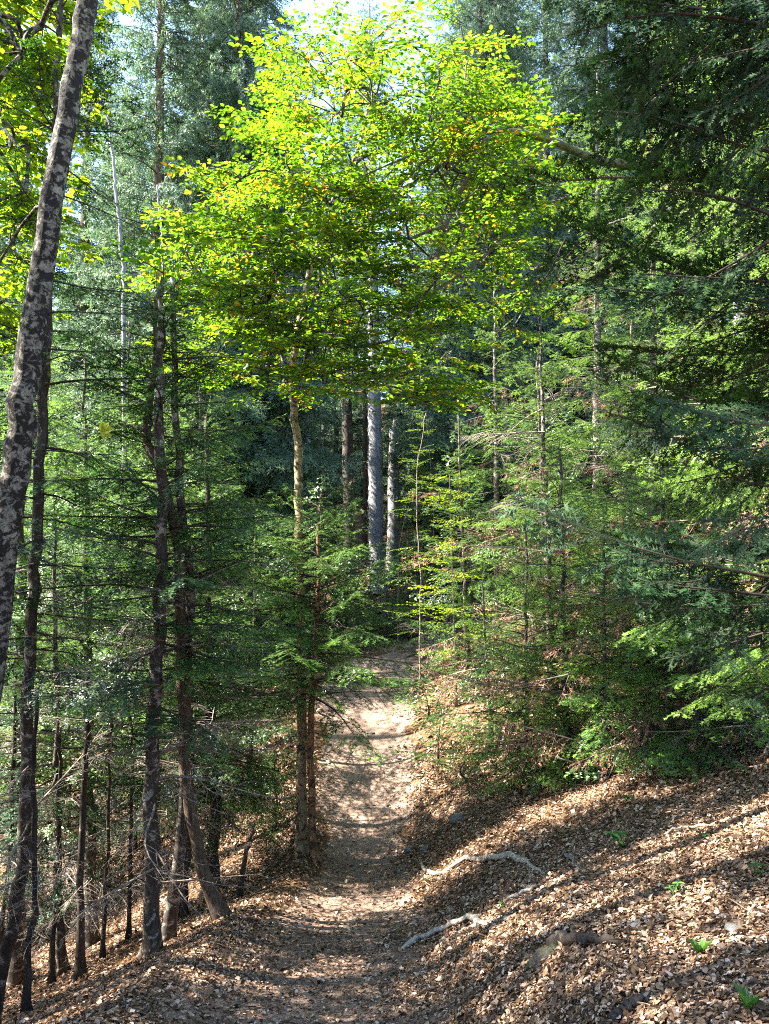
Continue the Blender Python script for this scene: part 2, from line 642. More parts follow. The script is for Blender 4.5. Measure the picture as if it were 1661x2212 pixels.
def copy_thing(src, loc, rz, sc, label, group=None):
    c = src.copy()
    C.objects.link(c)
    c.location = loc
    c.rotation_euler = (0, 0, rz)
    c.scale = (sc[0], sc[0], sc[1])
    c["label"] = label
    if group:
        c["group"] = group
    for ch in list(src.children):
        d = ch.copy()
        C.objects.link(d)
        d.parent = c
    return c


def trunk_part(root, path, rad, mat, rng, n=12, m=None, rough=.06, flare=True, broken=False):
    """path in the root's own coordinates."""
    P = catmull(path, m or max(14, int(np.linalg.norm(np.diff(np.asarray(path), axis=0), axis=1).sum() / .22)))
    k = len(P)
    P[1:-1, :2] += rng.normal(0, .012, (k - 2, 2))
    rr = np.interp(np.linspace(0, 1, k), np.linspace(0, 1, len(rad)), rad)
    if flare:
        h = np.linalg.norm(P - P[0], axis=1)
        rr = rr * (1 + .5 * np.exp(-h / .2))
    V, F = tube(P, rr, n, rough, rng)
    if flare:                                  # root buttresses
        ang = np.arange(n) * 2 * math.pi / n
        b = sum(np.clip(np.cos(ang - rng.uniform(0, 6.28)), 0, 1) ** 6 * rng.uniform(.5, 1.2) for _ in range(4))
        for kk in range(min(k, 5)):
            ring = V[kk * n:(kk + 1) * n]
            V[kk * n:(kk + 1) * n] = P[kk] + (ring - P[kk]) * (1 + b * math.exp(-h[kk] / .16))[:, None]
    if broken:
        top = V[(k - 1) * n:k * n]
        top[:, 2] += np.abs(rng.normal(0, .35, n))
        V[(k - 1) * n:k * n] = top
        V[-1, 2] -= .25
    mb = MB()
    mb.add(V, F, .5, 0, True)
    o = mb.build("trunk", [mat], root)
    return P, o


def conifer(name, label, cat, path, rad, bark, kind='fir', lod='mid', needle='fir', zb=.15, Rmax=1.6, power=.75, gap=.3,
            per=5, up=(.5, -.2), seed=0, group=None, dead=0, dead_z=(.05, .4), dead_len=(.4, 1.0), deadmat='dead', trunk_n=12, azf=None, broken=False, zt=1.0, rust=0):
    """A conifer on a trunk path given in world points: trunk, crown, and its bare lower branches."""
    rng = np.random.RandomState(seed)
    path = np.asarray(path, float)
    base = path[0].copy()
    root = thing(name, label, cat, base, group)
    P, _ = trunk_part(root, path - base, rad, bark, rng, trunk_n, broken=broken)
    z0, z1 = P[0, 2], P[-1, 2]
    H = z1 - z0

    def tp(z):
        return np.array([np.interp(z, P[:, 2], P[:, 0]), np.interp(z, P[:, 2], P[:, 1]), z])
    if Rmax > 0:
        mb = MB()
        z = z0 + zb * H
        zz = z0 + zt * H
        while z < zz - .02:
            f = (z - z0 - zb * H) / ((1 - zb) * H + 1e-6)
            k = per if f < .9 else 4
            a0 = rng.uniform(0, 6.28)
            for i in range(k):
                if rng.rand() < .1:
                    continue
                az = a0 + i * 6.283 / k + rng.normal(0, .25)
                if azf is not None and not azf(az, rng):
                    continue
                L = (Rmax * (1 - f) ** power * rng.uniform(.6, 1.1) + .14) * (1 if f > .12 else .8)
                el = up[1] + (up[0] - up[1]) * f + rng.normal(0, .12)
                t, s = tpl(kind, lod, L, rng)
                mb.put(t, basis(az, el, rng.normal(0, .30)) * s, tp(z + rng.uniform(-.5, .5) * gap), rng.normal(0, .09))
            z += gap * (1.0 if f < .7 else .7) * rng.uniform(.8, 1.2)
        t, s = tpl(kind, lod, .4, rng)
        mb.put(t, basis(0, 1.45) * s, P[-1] - np.array([0, 0, .1]))
        mb.build("crown", [M[needle], M['twig']], root)
    for i in range(dead):
        z = z0 + H * rng.uniform(*dead_z)
        L = rng.uniform(*dead_len)
        az = rng.uniform(0, 6.28)
        if azf is not None and not azf(az, rng):
            az += math.pi
        rb = i < rust
        key = ('deadmesh', rb, deadmat, rng.randint(0, 4))
        if key not in _T:
            b = MB()
            b.put(frond(1.0, 'rust' if rb else 'dead', 'mid', 900 + key[3] * 7), np.eye(3), np.zeros(3))
            _T[key] = b.mesh("dead_branch", [M['rust'], M[deadmat]])
        o = bpy.data.objects.new("dead_branch", _T[key])
        C.objects.link(o)
        o.parent = root
        bm = Matrix(basis(az, rng.uniform(-.45, .3), rng.normal(0, .5)).tolist()) * L
        o.matrix_local = Matrix.Translation(Vector(tp(z))) @ bm.to_4x4()
    return root


def straight(x, y, H, lean=(0, 0), sink=.1):
    z = hz(x, y)
    return [(x, y, z - sink), (x + lean[0] * .5, y + lean[1] * .5, z + H * .5), (x + lean[0], y + lean[1], z + H)]


def gx(px, d):
    return (px - 830.5) / F_ * d * 1.0


def pix_path(px0, d0, pts, sink=.12):
    x, y = gx(px0, d0), d0
    out = [np.array([x, y, hz(x, y) - sink])]
    for p in pts:
        q = at(p[0], p[1], p[2] if len(p) > 2 else d0)
        if q[2] > out[-1][2] + .15:
            out.append(q)
    return out


def in_poly(x, y, poly):
    c = False
    j = len(poly) - 1
    for i in range(len(poly)):
        xi, yi = poly[i]
        xj, yj = poly[j]
        if (yi > y) != (yj > y) and x < (xj - xi) * (y - yi) / (yj - yi) + xi:
            c = not c
        j = i
    return c


def broadleaf_crown(root, base, poly, dmin, dmax, n, seed, starts, leaf=.08, mat='beech', bark='beech_bark', Ls=(.5, 1.0), sp_=.05, centre=None, rmin=.004, grow=.0045, droop=.15, ball=None, more=()):
    """Sprays fill a volume seen inside poly between two depths; branches join each spray to the wood nearer the trunk."""
    rng = np.random.RandomState(seed)
    xs = [p[0] for p in poly]
    ys = [p[1] for p in poly]
    pts = []
    while len(pts) < n:
        px, py = rng.uniform(min(xs), max(xs)), rng.uniform(min(ys), max(ys))
        if in_poly(px, py, poly):
            pts.append(at(px, py, rng.uniform(dmin, dmax)) - base)
    for poly2, a_, b_, n2 in more:
        xs2, ys2 = [p[0] for p in poly2], [p[1] for p in poly2]
        while n2 > 0:
            px, py = rng.uniform(min(xs2), max(xs2)), rng.uniform(min(ys2), max(ys2))
            if in_poly(px, py, poly2):
                pts.append(at(px, py, rng.uniform(a_, b_)) - base)
                n2 -= 1
    for i in range(ball[2] if ball else 0):      # unseen extra crown above the frame, added to shade the near boughs
        v = rng.normal(0, 1, 3)
        v *= rng.rand() ** .33 / np.linalg.norm(v)
        pts.append(np.array(ball[0]) + v * np.array(ball[1]) - base)
    starts = [np.asarray(s, float) - base for s in starts]
    c = np.asarray(centre, float) - base if centre is not None else np.mean(starts, axis=0)
    S = np.array(starts)
    pts.sort(key=lambda p: np.min(np.linalg.norm(S - p, axis=1)))
    nodes = list(starts)
    par = [-1] * len(starts)
    wood = MB()
    crown = MB()
    first = len(starts)
    for p in pts:
        A = np.array(nodes)
        dd = np.linalg.norm(A - p, axis=1) + .35 * np.clip(A[:, 2] - p[2], 0, None)
        i = int(np.argmin(dd))
        nodes.append(p)
        par.append(i)
    cnt = [1] * len(nodes)
    for i in range(len(nodes) - 1, first - 1, -1):
        cnt[par[i]] += cnt[i]
    for i in range(first, len(nodes)):
        a, b = nodes[par[i]], nodes[i]
        mid = (a + b) / 2 + rng.normal(0, .06, 3) + np.array([0, 0, .04])
        r0 = rmin + grow * math.sqrt(cnt[i])
        V, F = tube(catmull([a, mid, b], 6), [r0 * 1.1, r0 * .85], 5 if r0 > .012 else 4, cap=False)
        wood.add(V, F, .5, 0, True)
        d = b - a + .4 * (b - c) / (np.linalg.norm(b - c) + .1)
        az = math.atan2(d[1], d[0]) + rng.normal(0, .6)
        for k in range(2):
            L = rng.uniform(*Ls)
            key = ('spray', leaf, sp_, rng.randint(0, 6))
            if key not in _T:
                _T[key] = leaf_spray(.8, 40 + key[3], leaf, sp_, droop)
            crown.put(_T[key], basis(az + k * rng.uniform(-1.2, 1.2), rng.uniform(-.25, .2), rng.normal(0, .16)) * (L / .8), b, rng.normal(0, .12))
    V, F, r, m, s = wood.arrays()
    crown.put((V, F, r, m + 2, s), np.eye(3), np.zeros(3))
    crown.build("crown", [M[mat], M['twig'], M[bark]], root)


# ------------------------------------------------------------------ ground and trail
def warp(a, b, n, c, k):
    t = np.linspace(-1, 1, n)
    s = np.sinh(k * t) / math.sinh(k)
    return np.where(s < 0, c + s * (c - a), c + s * (b - c))


gxs = warp(-90, 90, 420, 0, 4.2)
gys = warp(-30, 165, 520, 8.0, 3.6)
X, Y = np.meshgrid(gxs, gys)
Z = height(X, Y)
V = np.stack([X, Y, Z], -1).reshape(-1, 3)
ny, nx = X.shape
i = (np.arange(ny - 1)[:, None] * nx + np.arange(nx - 1)[None, :]).ravel()
F = np.vstack([np.stack([i, i + 1, i + nx + 1], 1), np.stack([i, i + nx + 1, i + nx], 1)])
mb = MB()
mb.add(V, F, .5, 0, True)
tag(mb.build("ground", [M['ground']]), "leaf strewn forest floor sloping down across the hillside", "ground", kind="structure")

ty = np.concatenate([np.arange(-3, 18, .06), np.arange(18, 18.6, .1)])
rngt = np.random.RandomState(5)
sL = 1.12 + .16 * np.convolve(rngt.normal(0, 1, len(ty) + 8), np.ones(9) / 4, 'valid')
sR = 1.12 + .16 * np.convolve(rngt.normal(0, 1, len(ty) + 8), np.ones(9) / 4, 'valid')
nq = 22
q = np.linspace(-1, 1, nq)
TX = trail_x(ty)[:, None] + trail_w(ty)[:, None] * np.where(q < 0, q[None, :] * sL[:, None], q[None, :] * sR[:, None])
TY = np.repeat(ty[:, None], nq, 1)
TZ = height(TX, TY) + .012 * (1 - np.abs(q[None, :]) ** 3 * 1.5)
V = np.stack([TX, TY, TZ], -1).reshape(-1, 3)
i = (np.arange(len(ty) - 1)[:, None] * nq + np.arange(nq - 1)[None, :]).ravel()
F = np.vstack([np.stack([i, i + 1, i + nq + 1], 1), np.stack([i, i + nq + 1, i + nq], 1)])
mb = MB()
mb.add(V, F, .5, 0, True)
tag(mb.build("path", [M['trail']]), "worn dirt footpath dipping and then climbing through the trees", "path", kind="structure")

# fallen leaves
rng = np.random.RandomState(11)


def litter(n, x0, x1, y0, y1, size, keep):
    x = rng.uniform(x0, x1, n)
    y = rng.uniform(y0, y1, n)
    k = keep(x, y) > rng.rand(n)
    # stay near what the eye can see
    k &= (np.abs(x) < .62 * np.clip(y, 0, None) + .8)
    x, y = x[k], y[k]
    n = len(x)
    z = height(x, y) + rng.uniform(.004, .035, n)
    e = .05
    nx_ = -(height(x + e, y) - height(x - e, y)) / (2 * e)
    ny_ = -(height(x, y + e) - height(x, y - e)) / (2 * e)
    nrm = np.stack([nx_, ny_, np.ones(n)], 1)
    nrm /= np.linalg.norm(nrm, axis=1)[:, None]
    nrm = nrm + rng.normal(0, 1, (n, 3)) * rng.choice([.15, .3, .6], (n, 1))
    th = rng.uniform(0, 6.28, n)
    d = np.stack([np.cos(th), np.sin(th), np.zeros(n)], 1)
    nrm /= np.linalg.norm(nrm, axis=1)[:, None]
    d = d - nrm * (d * nrm).sum(1)[:, None]
    ln = size * np.clip(rng.lognormal(-.15, .45, n), .25, 1.8)
    return leaf_cards(np.stack([x, y, z], 1), d, nrm, ln, ln * rng.uniform(.5, .75, n), rng.uniform(-.12, .3, n), np.clip(rng.normal(.48, .3, n), 0, 1))


def off_trail(x, y):
    s = np.abs(x - trail_x(y)) / trail_w(y)
    bare = np.interp(y, [0, 6, 9, 10.5, 12, 17], [.36, .30, .24, .16, .03, .02])
    return np.where(s > 1, np.interp(s, [1, 1.3], [.75, 1]), bare + .25 * s * (s > .5)) * (.62 + .38 * (wob(x, y, 3, 8) > -.35))


mb = MB()
for a in ((330000, -3, 5.5, 2.0, 7, .0265), (160000, -6, 8, 7, 13, .035), (45000, -9, 11, 13, 21, .07), (30000, -14, 18, 21, 36, .12)):
    mb.add(*litter(*a, off_trail), 0, False)
k = 9000
x, y = rng.uniform(-4, 6, k), rng.uniform(2, 14, k)
z = height(x, y) + rng.uniform(.008, .03, k)
th = rng.uniform(0, 6.28, k)
mb.add(*leaf_cards(np.stack([x, y, z], 1), np.stack([np.cos(th), np.sin(th), rng.normal(0, .15, k)], 1), np.array([0, 0, 1.]) + rng.normal(0, .3, (k, 3)), rng.uniform(.04, .16, k), np.full(k, .0045), np.full(k, .3), rng.uniform(.1, .8, k)), 0, False)
tag(mb.build("leaf_litter", [M['litter']]), "brown and tan fallen beech leaves covering the forest floor", "fallen leaves", kind="stuff")
# ------------------------------------------------------------------ trees beside the camera on the downhill side
rng = np.random.RandomState(21)
G_DEAD = "thin dead saplings among the trees"

p = pix_path(-95, 5.6, [(-60, 1700), (0, 1270), (35, 1000), (62, 760), (112, 440), (162, 150), (190, 0), (215, -200), (250, -500), (270, -800)])
beech = thing("beech_tree", "leaning beech trunk blotched black and pale grey, with bright yellow green leaves", "tree", p[0])
trunk_part(beech, np.array(p) - p[0], [.125, .105, .1, .095, .085, .075, .075, .07, .06, .05], M['beech_bark'], rng, 18, rough=.05)
broadleaf_crown(beech, p[0], [(-60, -200), (150, -200), (120, 60), (95, 330), (40, 560), (20, 700), (-60, 700)], 6.0, 8.5, 90, 31, p[5:9], leaf=.10, mat='maple', Ls=(.5, .9), centre=p[6], grow=.0028, ball=((-2.3, 4.4, 7.9), (1.9, 1.7, 1.7), 34))

p = pix_path(0, 6.7, [(45, 1900), (62, 1500), (76, 1250), (86, 1000), (100, 740), (112, 480), (125, 200), (135, -200)])
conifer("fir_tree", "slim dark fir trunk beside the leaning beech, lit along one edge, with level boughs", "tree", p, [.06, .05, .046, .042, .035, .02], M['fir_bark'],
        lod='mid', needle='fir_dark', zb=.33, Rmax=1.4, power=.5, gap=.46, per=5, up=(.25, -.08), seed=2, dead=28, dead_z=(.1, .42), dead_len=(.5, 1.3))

for k, (b, d, pts, r, lab, nd) in enumerate([
    (78, 6.5, [(70, 1950), (74, 1650), (80, 1500)], .028, "thin black dead pole standing just inside the lit-edged fir trunk", 8),
    (192, 7.4, [(175, 1950), (185, 1650), (190, 1450)], .04, "dark dead stem alone between the black pole and the blotched fir", 12),
    (235, 8.4, [(237, 1700), (240, 1520)], .022, "short pale dead stick rising behind the lone dark dead stem", 8),
    (130, 8.2, [(128, 1750), (122, 1500)], .03, "dark dead sapling with bare twigs between two black poles", 14),
    (405, 9.4, [(412, 1750), (415, 1500)], .03, "dark dead sapling close behind the curved shaggy trunk", 12),
    (20, 8.6, [(30, 1700), (34, 1450)], .03, "twiggy dead sapling at the frame edge behind the slim fir", 14),
    (290, 9.2, [(285, 1700), (280, 1500)], .025, "thin brown dead sapling just behind the blotched fir trunk", 8),
]):
    conifer("dead_sapling", lab, "dead tree", pix_path(b, d, pts), [r, r * .8, r * .5], M['dark_bark'], Rmax=0, seed=40 + k, dead=nd, dead_z=(.25, .95), dead_len=(.35, .9), group=G_DEAD, trunk_n=8)

p = pix_path(335, 6.9, [(330, 1900), (325, 1700), (335, 1500), (346, 1300), (350, 1050), (345, 850), (350, 720), (352, 600)])
conifer("fir_tree", "stout fir trunk with pale lichen blotches standing straight above the fallen leaves", "tree", p, [.068, .063, .058, .054, .046, .034, .018], M['fir_bark'],
        lod='mid', needle='fir_dark', zb=.40, Rmax=1.5, power=.45, gap=.32, per=5, up=(.3, -.1), seed=3, dead=36, dead_z=(.12, .55), dead_len=(.5, 1.3))
p = pix_path(368, 7.4, [(388, 1850), (402, 1500), (405, 1250), (385, 1000), (378, 800), (372, 600)])
conifer("fir_tree", "narrow fir trunk tucked between the blotched fir and the curved shaggy trunk", "tree", p, [.062, .052, .045, .035, .02], M['fir_bark'],
        lod='mid', needle='fir', zb=.42, Rmax=1.4, power=.5, gap=.32, per=5, up=(.3, -.1), seed=4, dead=26, dead_z=(.2, .6), dead_len=(.4, 1.1))
p = pix_path(492, 7.2, [(455, 1940), (422, 1800), (402, 1650), (396, 1450), (385, 1200), (350, 1030), (316, 950), (325, 850), (332, 780), (338, 640)])
conifer("fir_tree", "curved shaggy brown trunk sweeping up from a bent foot at the path edge", "tree", p, [.06, .056, .053, .051, .047, .04, .03, .018], M['brown_bark'],
        lod='mid', needle='fir', zb=.55, Rmax=1.2, power=.5, gap=.32, per=5, up=(.3, -.1), seed=5, dead=26, dead_z=(.25, .62), dead_len=(.4, 1.1))
p = pix_path(468, 10.5, [(462, 1700), (455, 1500), (450, 1200), (445, 900)])
conifer("fir_tree", "dark fir with drooping green boughs in the hollow below the path", "tree", p, [.09, .075, .05, .02], M['dark_bark'],
        lod='mid', needle='fir', zb=.2, Rmax=1.5, power=.7, gap=.26, per=5, up=(.3, -.25), seed=6, dead=8, dead_z=(.05, .3))
p = pix_path(515, 8.9, [(535, 1830), (552, 1780)])
conifer("dead_sapling", "short dead stick leaning over in the hollow beside the curved trunk", "dead tree", p, [.03, .025, .012], M['dark_bark'], Rmax=0, seed=46, dead=3, dead_z=(.5, .9), dead_len=(.3, .6), group=G_DEAD, trunk_n=8)

# the beech and the young fir that stand as a pair at the edge of the path
p = pix_path(655, 10.4, [(652, 1700), (650, 1500), (648, 1300), (646, 1100), (641, 950), (632, 850), (645, 700), (690, 520), (760, 360), (800, 220)])
base = p[0]
b2 = thing("beech_tree", "slender beech at the path edge under a big glowing crown of yellow green leaves", "tree", base)
trunk_part(b2, np.array(p) - base, [.075, .069, .065, .061, .058, .053, .048, .04, .03, .018], M['yellow_bark'], rng, 14)
poly = [(735, 100), (860, 70), (1010, 90), (1085, 210), (1100, 420), (1085, 560), (990, 640), (960, 760), (940, 900), (860, 900), (840, 830), (760, 860), (640, 880), (500, 840), (390, 815), (520, 690), (500, 560), (420, 460), (560, 330), (650, 200)]
broadleaf_crown(b2, base, poly, 8.0, 12.4, 260, 33, p[6:11], leaf=.082, mat='beech', Ls=(.5, .95), sp_=.05, centre=p[8], more=(([(540, 470), (760, 420), (740, 860), (560, 860)], 8.2, 9.8, 45), ([(340, 560), (470, 480), (540, 640), (480, 830), (350, 800)], 8.5, 11.5, 26), ([(1080, 240), (1230, 300), (1210, 640), (1020, 780), (1060, 560)], 9.5, 13.5, 18), ([(640, 60), (760, 40), (700, 200), (560, 330)], 9.5, 13, 16)))

p = pix_path(690, 10.2, [(676, 1800), (671, 1600), (677, 1450), (687, 1300), (690, 1180), (694, 1070)])
conifer("fir_tree", "young fir twinned with the slender beech, orange brown at its foot, tiers of level boughs", "tree", p, [.05, .047, .043, .036, .026, .01], M['orange_bark'],
        lod='mid', needle='fir', zb=.46, Rmax=2.0, power=.5, gap=.17, per=6, up=(.4, -.06), seed=7, dead=34, dead_z=(.38, .6), dead_len=(.4, .9))

# the wall of firs behind on the downhill side
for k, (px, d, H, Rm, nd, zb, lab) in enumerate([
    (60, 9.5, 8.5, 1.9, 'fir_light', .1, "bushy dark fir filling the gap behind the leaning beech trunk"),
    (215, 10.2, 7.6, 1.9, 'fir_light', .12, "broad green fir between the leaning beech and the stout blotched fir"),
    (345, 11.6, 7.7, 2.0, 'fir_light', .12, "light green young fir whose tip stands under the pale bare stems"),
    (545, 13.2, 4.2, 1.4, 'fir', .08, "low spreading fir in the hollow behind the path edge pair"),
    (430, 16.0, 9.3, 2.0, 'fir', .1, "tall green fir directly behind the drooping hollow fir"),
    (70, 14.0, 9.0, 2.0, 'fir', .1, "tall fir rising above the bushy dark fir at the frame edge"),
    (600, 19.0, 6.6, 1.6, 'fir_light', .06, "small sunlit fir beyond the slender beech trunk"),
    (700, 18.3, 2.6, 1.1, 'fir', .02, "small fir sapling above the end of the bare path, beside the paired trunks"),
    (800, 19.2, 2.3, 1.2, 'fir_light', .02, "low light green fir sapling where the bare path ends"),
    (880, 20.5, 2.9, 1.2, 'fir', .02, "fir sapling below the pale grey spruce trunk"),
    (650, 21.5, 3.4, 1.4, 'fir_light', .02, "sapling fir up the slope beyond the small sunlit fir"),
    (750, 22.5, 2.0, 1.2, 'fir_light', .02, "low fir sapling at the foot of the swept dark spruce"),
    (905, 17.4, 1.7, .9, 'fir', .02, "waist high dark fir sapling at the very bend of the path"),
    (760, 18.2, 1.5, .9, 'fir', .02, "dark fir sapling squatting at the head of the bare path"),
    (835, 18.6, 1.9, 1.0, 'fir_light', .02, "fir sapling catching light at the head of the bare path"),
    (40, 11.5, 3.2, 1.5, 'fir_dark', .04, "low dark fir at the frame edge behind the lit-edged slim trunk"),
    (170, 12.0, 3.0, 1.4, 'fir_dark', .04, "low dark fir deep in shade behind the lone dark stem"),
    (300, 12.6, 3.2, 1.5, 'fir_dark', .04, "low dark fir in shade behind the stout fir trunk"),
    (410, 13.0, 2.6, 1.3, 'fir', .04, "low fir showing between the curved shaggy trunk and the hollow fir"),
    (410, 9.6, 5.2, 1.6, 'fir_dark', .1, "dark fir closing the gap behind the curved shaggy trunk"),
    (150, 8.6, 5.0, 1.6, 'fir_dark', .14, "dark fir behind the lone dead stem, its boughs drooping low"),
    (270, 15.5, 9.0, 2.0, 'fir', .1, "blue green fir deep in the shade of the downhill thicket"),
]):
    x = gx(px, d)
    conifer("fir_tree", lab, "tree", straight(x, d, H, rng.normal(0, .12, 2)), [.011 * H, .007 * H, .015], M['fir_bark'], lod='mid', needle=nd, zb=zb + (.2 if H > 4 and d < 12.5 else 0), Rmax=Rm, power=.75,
            gap=.36, per=6, up=(.5, -.22), seed=60 + k, dead=22 if d < 12.5 else 8, dead_z=(.04, .4), dead_len=(.5, 1.2))

# ------------------------------------------------------------------ firs on the uphill bank
G = None
for k, row in enumerate([
    (1190, 13.0, 6.8, 1.8, 'fir_light', .05, 'fir_bark', "sunlit young fir with lime green shoots on the bank just above the path"),
    (1010, 15.0, 5.0, 1.3, 'fir', .03, 'fir_bark', "small dark fir leaning over the bend of the path"),
    (1400, 11.0, 8.5, 2.0, 'fir_light', .08, 'fir_bark', "tall bank fir with silvery sunlit boughs and brown inner twigs"),
    (1605, 9.2, 11.0, 2.2, 'fir_light', .12, 'grey_bark', "fir with a pale grey trunk high on the bank"),
    (1290, 16.5, 11.5, 2.1, 'fir_light', .08, 'fir_bark', "slender tall fir behind the lime tipped young fir"),
    (1520, 14.5, 14.0, 2.4, 'fir_light', .08, 'fir_bark', "highest fir on the bank, rising behind the pale trunked one"),
    (1750, 12.0, 12.0, 2.4, 'fir_light', .1, 'fir_bark', "dark fir at the top of the bank by the frame edge"),
    (1100, 19.5, 8.8, 1.9, 'fir', .05, 'fir_bark', "blue green fir beyond the bend of the path"),
    (1060, 12.4, 2.6, 1.1, 'fir', .02, 'fir_bark', "knee high bushy fir sapling hugging the path side bank"),
    (1300, 9.6, 3.0, 1.2, 'fir', .12, 'fir_bark', "low fir sapling with dark boughs over the leafy bank"),
    (1130, 11.2, 3.6, 1.3, 'fir', .03, "bushy dark fir low on the bank under the lime tipped young fir"),
    (1220, 10.4, 4.4, 1.5, 'fir_light', .06, "light green bank fir with drooping lower boughs above the shaded green patch"),
    (1440, 9.0, 4.6, 1.5, 'fir_light', .1, "sunny bank fir in front of the pale grey trunk, with brown dead twigs"),
    (1180, 15.5, 5.5, 1.6, 'fir', .03, "shady fir filling the bank behind the lime tipped young fir"),
    (1350, 13.5, 6.0, 1.7, 'fir_light', .04, "bright fir filling the gap behind the silvery tall bank fir"),
    (1480, 12.0, 5.5, 1.7, 'fir', .04, "dark green fir beneath the highest bank fir"),
    (1660, 7.6, 4.2, 1.4, 'fir', .12, "fir at the frame edge with boughs sweeping down to the sunny leaves"),
    (1075, 17.0, 7.5, 1.6, 'fir_light', .05, "narrow light green fir beside the bend, half behind the glowing beech leaves"),
    (1500, 8.2, 3.4, 1.3, 'fir', .15, 'fir_bark', "young bank fir spreading its boughs over the rusty dead branch"),
]):
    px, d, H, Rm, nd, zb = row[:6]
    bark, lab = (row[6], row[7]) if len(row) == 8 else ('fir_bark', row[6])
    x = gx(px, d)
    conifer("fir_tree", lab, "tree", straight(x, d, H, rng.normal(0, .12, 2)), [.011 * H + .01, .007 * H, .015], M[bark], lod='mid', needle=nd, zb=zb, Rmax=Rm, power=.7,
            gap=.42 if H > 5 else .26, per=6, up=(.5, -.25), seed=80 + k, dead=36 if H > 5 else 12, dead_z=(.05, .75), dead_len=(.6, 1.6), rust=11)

# the near fir whose trunk stands just out of frame and whose boughs reach in
x0, y0 = 2.75, 3.9
P0 = straight(x0, y0, 9.5, (.1, .1))
rt = thing("fir_tree", "shaded dark fir whose long boughs reach in over the bank from the frame edge", "tree", P0[0])
trunk_part(rt, np.array(P0) - P0[0], [.14, .1, .04], M['fir_bark'], rng, 12)
for k, (pa, pb, da, db, L) in enumerate([
    ((1900, 30), (1150, 130), 3.8, 4.2, None), ((1850, 300), (1330, 360), 3.8, 3.7, None), ((1900, 400), (1050, 590), 3.9, 4.4, None),
    ((1900, 640), (1400, 700), 3.8, 3.4, None), ((1900, 1050), (1240, 930), 3.9, 4.1, None), ((1900, 1100), (1480, 1180), 3.8, 3.3, None),
    ((1900, 1400), (1130, 1120), 3.9, 4.6, None), ((1900, 1330), (1420, 1430), 3.8, 3.6, None), ((1900, 800), (1300, 830), 3.9, 4.9, None),
    ((1900, 180), (1280, 240), 3.9, 4.8, None), ((1900, -200), (1200, -60), 3.8, 4.0, None), ((1900, 520), (1380, 540), 3.9, 3.2, None),
    ((1900, 60), (1500, 150), 3.8, 3.2, None), ((1900, 120), (1080, 40), 3.9, 4.8, None), ((1900, 0), (1240, 200), 3.9, 3.7, None), ((1900, 240), (1180, 300), 3.9, 5.2, None), ((1900, 700), (1180, 640), 3.9, 5.4, None), ((1900, 1250), (1300, 1290), 3.9, 5.0, None), ((1900, 950), (1420, 1010), 3.9, 3.4, None), ((1900, -60), (1380, 60), 3.8, 3.9, None), ((1900, 1500), (1500, 1520), 3.8, 4.2, None), ((1900, -100), (1560, 40), 3.8, 3.4, None)]):
    a, b = at(*pa, da), at(*pb, db)
    a = np.array([x0 + .05, y0, a[2]])
    L = float(np.linalg.norm(b - a))
    dv = (b - a) / L
    az, el = math.atan2(dv[1], dv[0]), math.asin(dv[2])
    m = MB()
    roll = .7 * (1 if k % 3 else -1) + rng.normal(0, .25)
    m.put(frond(1.9, 'fir', 'near', 300 + k, bare=.12), basis(az, el + .10, roll) * (L / 1.9), a - P0[0])
    for q_ in range(5):
        tq = rng.uniform(.25, .8)
        c = a + (b - a) * tq + np.array([0, 0, .05 * L * tq])
        L2 = L * rng.uniform(.28, .45) * (1.25 - tq)
        m.put(frond(.9, 'fir', 'near', 340 + (k + q_) % 9), basis(az + rng.choice([-1, 1]) * rng.uniform(.5, 1.0), el + rng.uniform(-.5, .1), rng.normal(0, .7)) * (L2 / .7), c - P0[0], rng.normal(0, .06))
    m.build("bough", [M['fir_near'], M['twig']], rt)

for k, (px, d, H, Rm, nd, seed, lab) in enumerate([
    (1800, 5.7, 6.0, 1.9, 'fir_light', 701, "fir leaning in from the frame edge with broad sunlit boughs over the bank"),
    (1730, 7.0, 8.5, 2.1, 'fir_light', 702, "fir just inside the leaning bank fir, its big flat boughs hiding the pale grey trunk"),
]):
    x = gx(px, d)
    conifer("fir_tree", lab, "tree", straight(x, d, H, (-.1, 0)), [.012 * H, .008 * H, .015], M['fir_bark'], lod='near' if k == 0 else 'mid', needle=nd, zb=.16, Rmax=Rm, power=.5,
            gap=.42, per=7, up=(.35, -.3), seed=seed, dead=14, dead_z=(.1, .5), dead_len=(.6, 1.4), rust=6, azf=lambda az, r: math.cos(az) < .2 or r.rand() < .2)

# ------------------------------------------------------------------ the trees up the hill beyond the bend
G_T = "tall trunks up the hill beyond the bend"


def hill_trunk(px, d, H, r, bark, lab, seed, crown=True, lean=(0, 0), broken=False, Rm=2.2, zb=.45, needle='spruce', dead=6):
    x = gx(px, d)
    return conifer("spruce_tree" if crown else "dead_tree", lab, "tree" if crown else "dead tree", straight(x, d, H, lean), [r * 1.25, r, r * .85, r * .7] if not crown else [r * 1.2, r, r * .6, .03],
                   M[bark], kind='spruce', lod='far', needle=needle, zb=zb, Rmax=Rm if crown else 0, power=.6, gap=.4, per=7, up=(.3, -.25), seed=seed, dead=dead,
                   dead_z=(.08, .5), dead_len=(.8, 2.0), group=G_T, broken=broken)


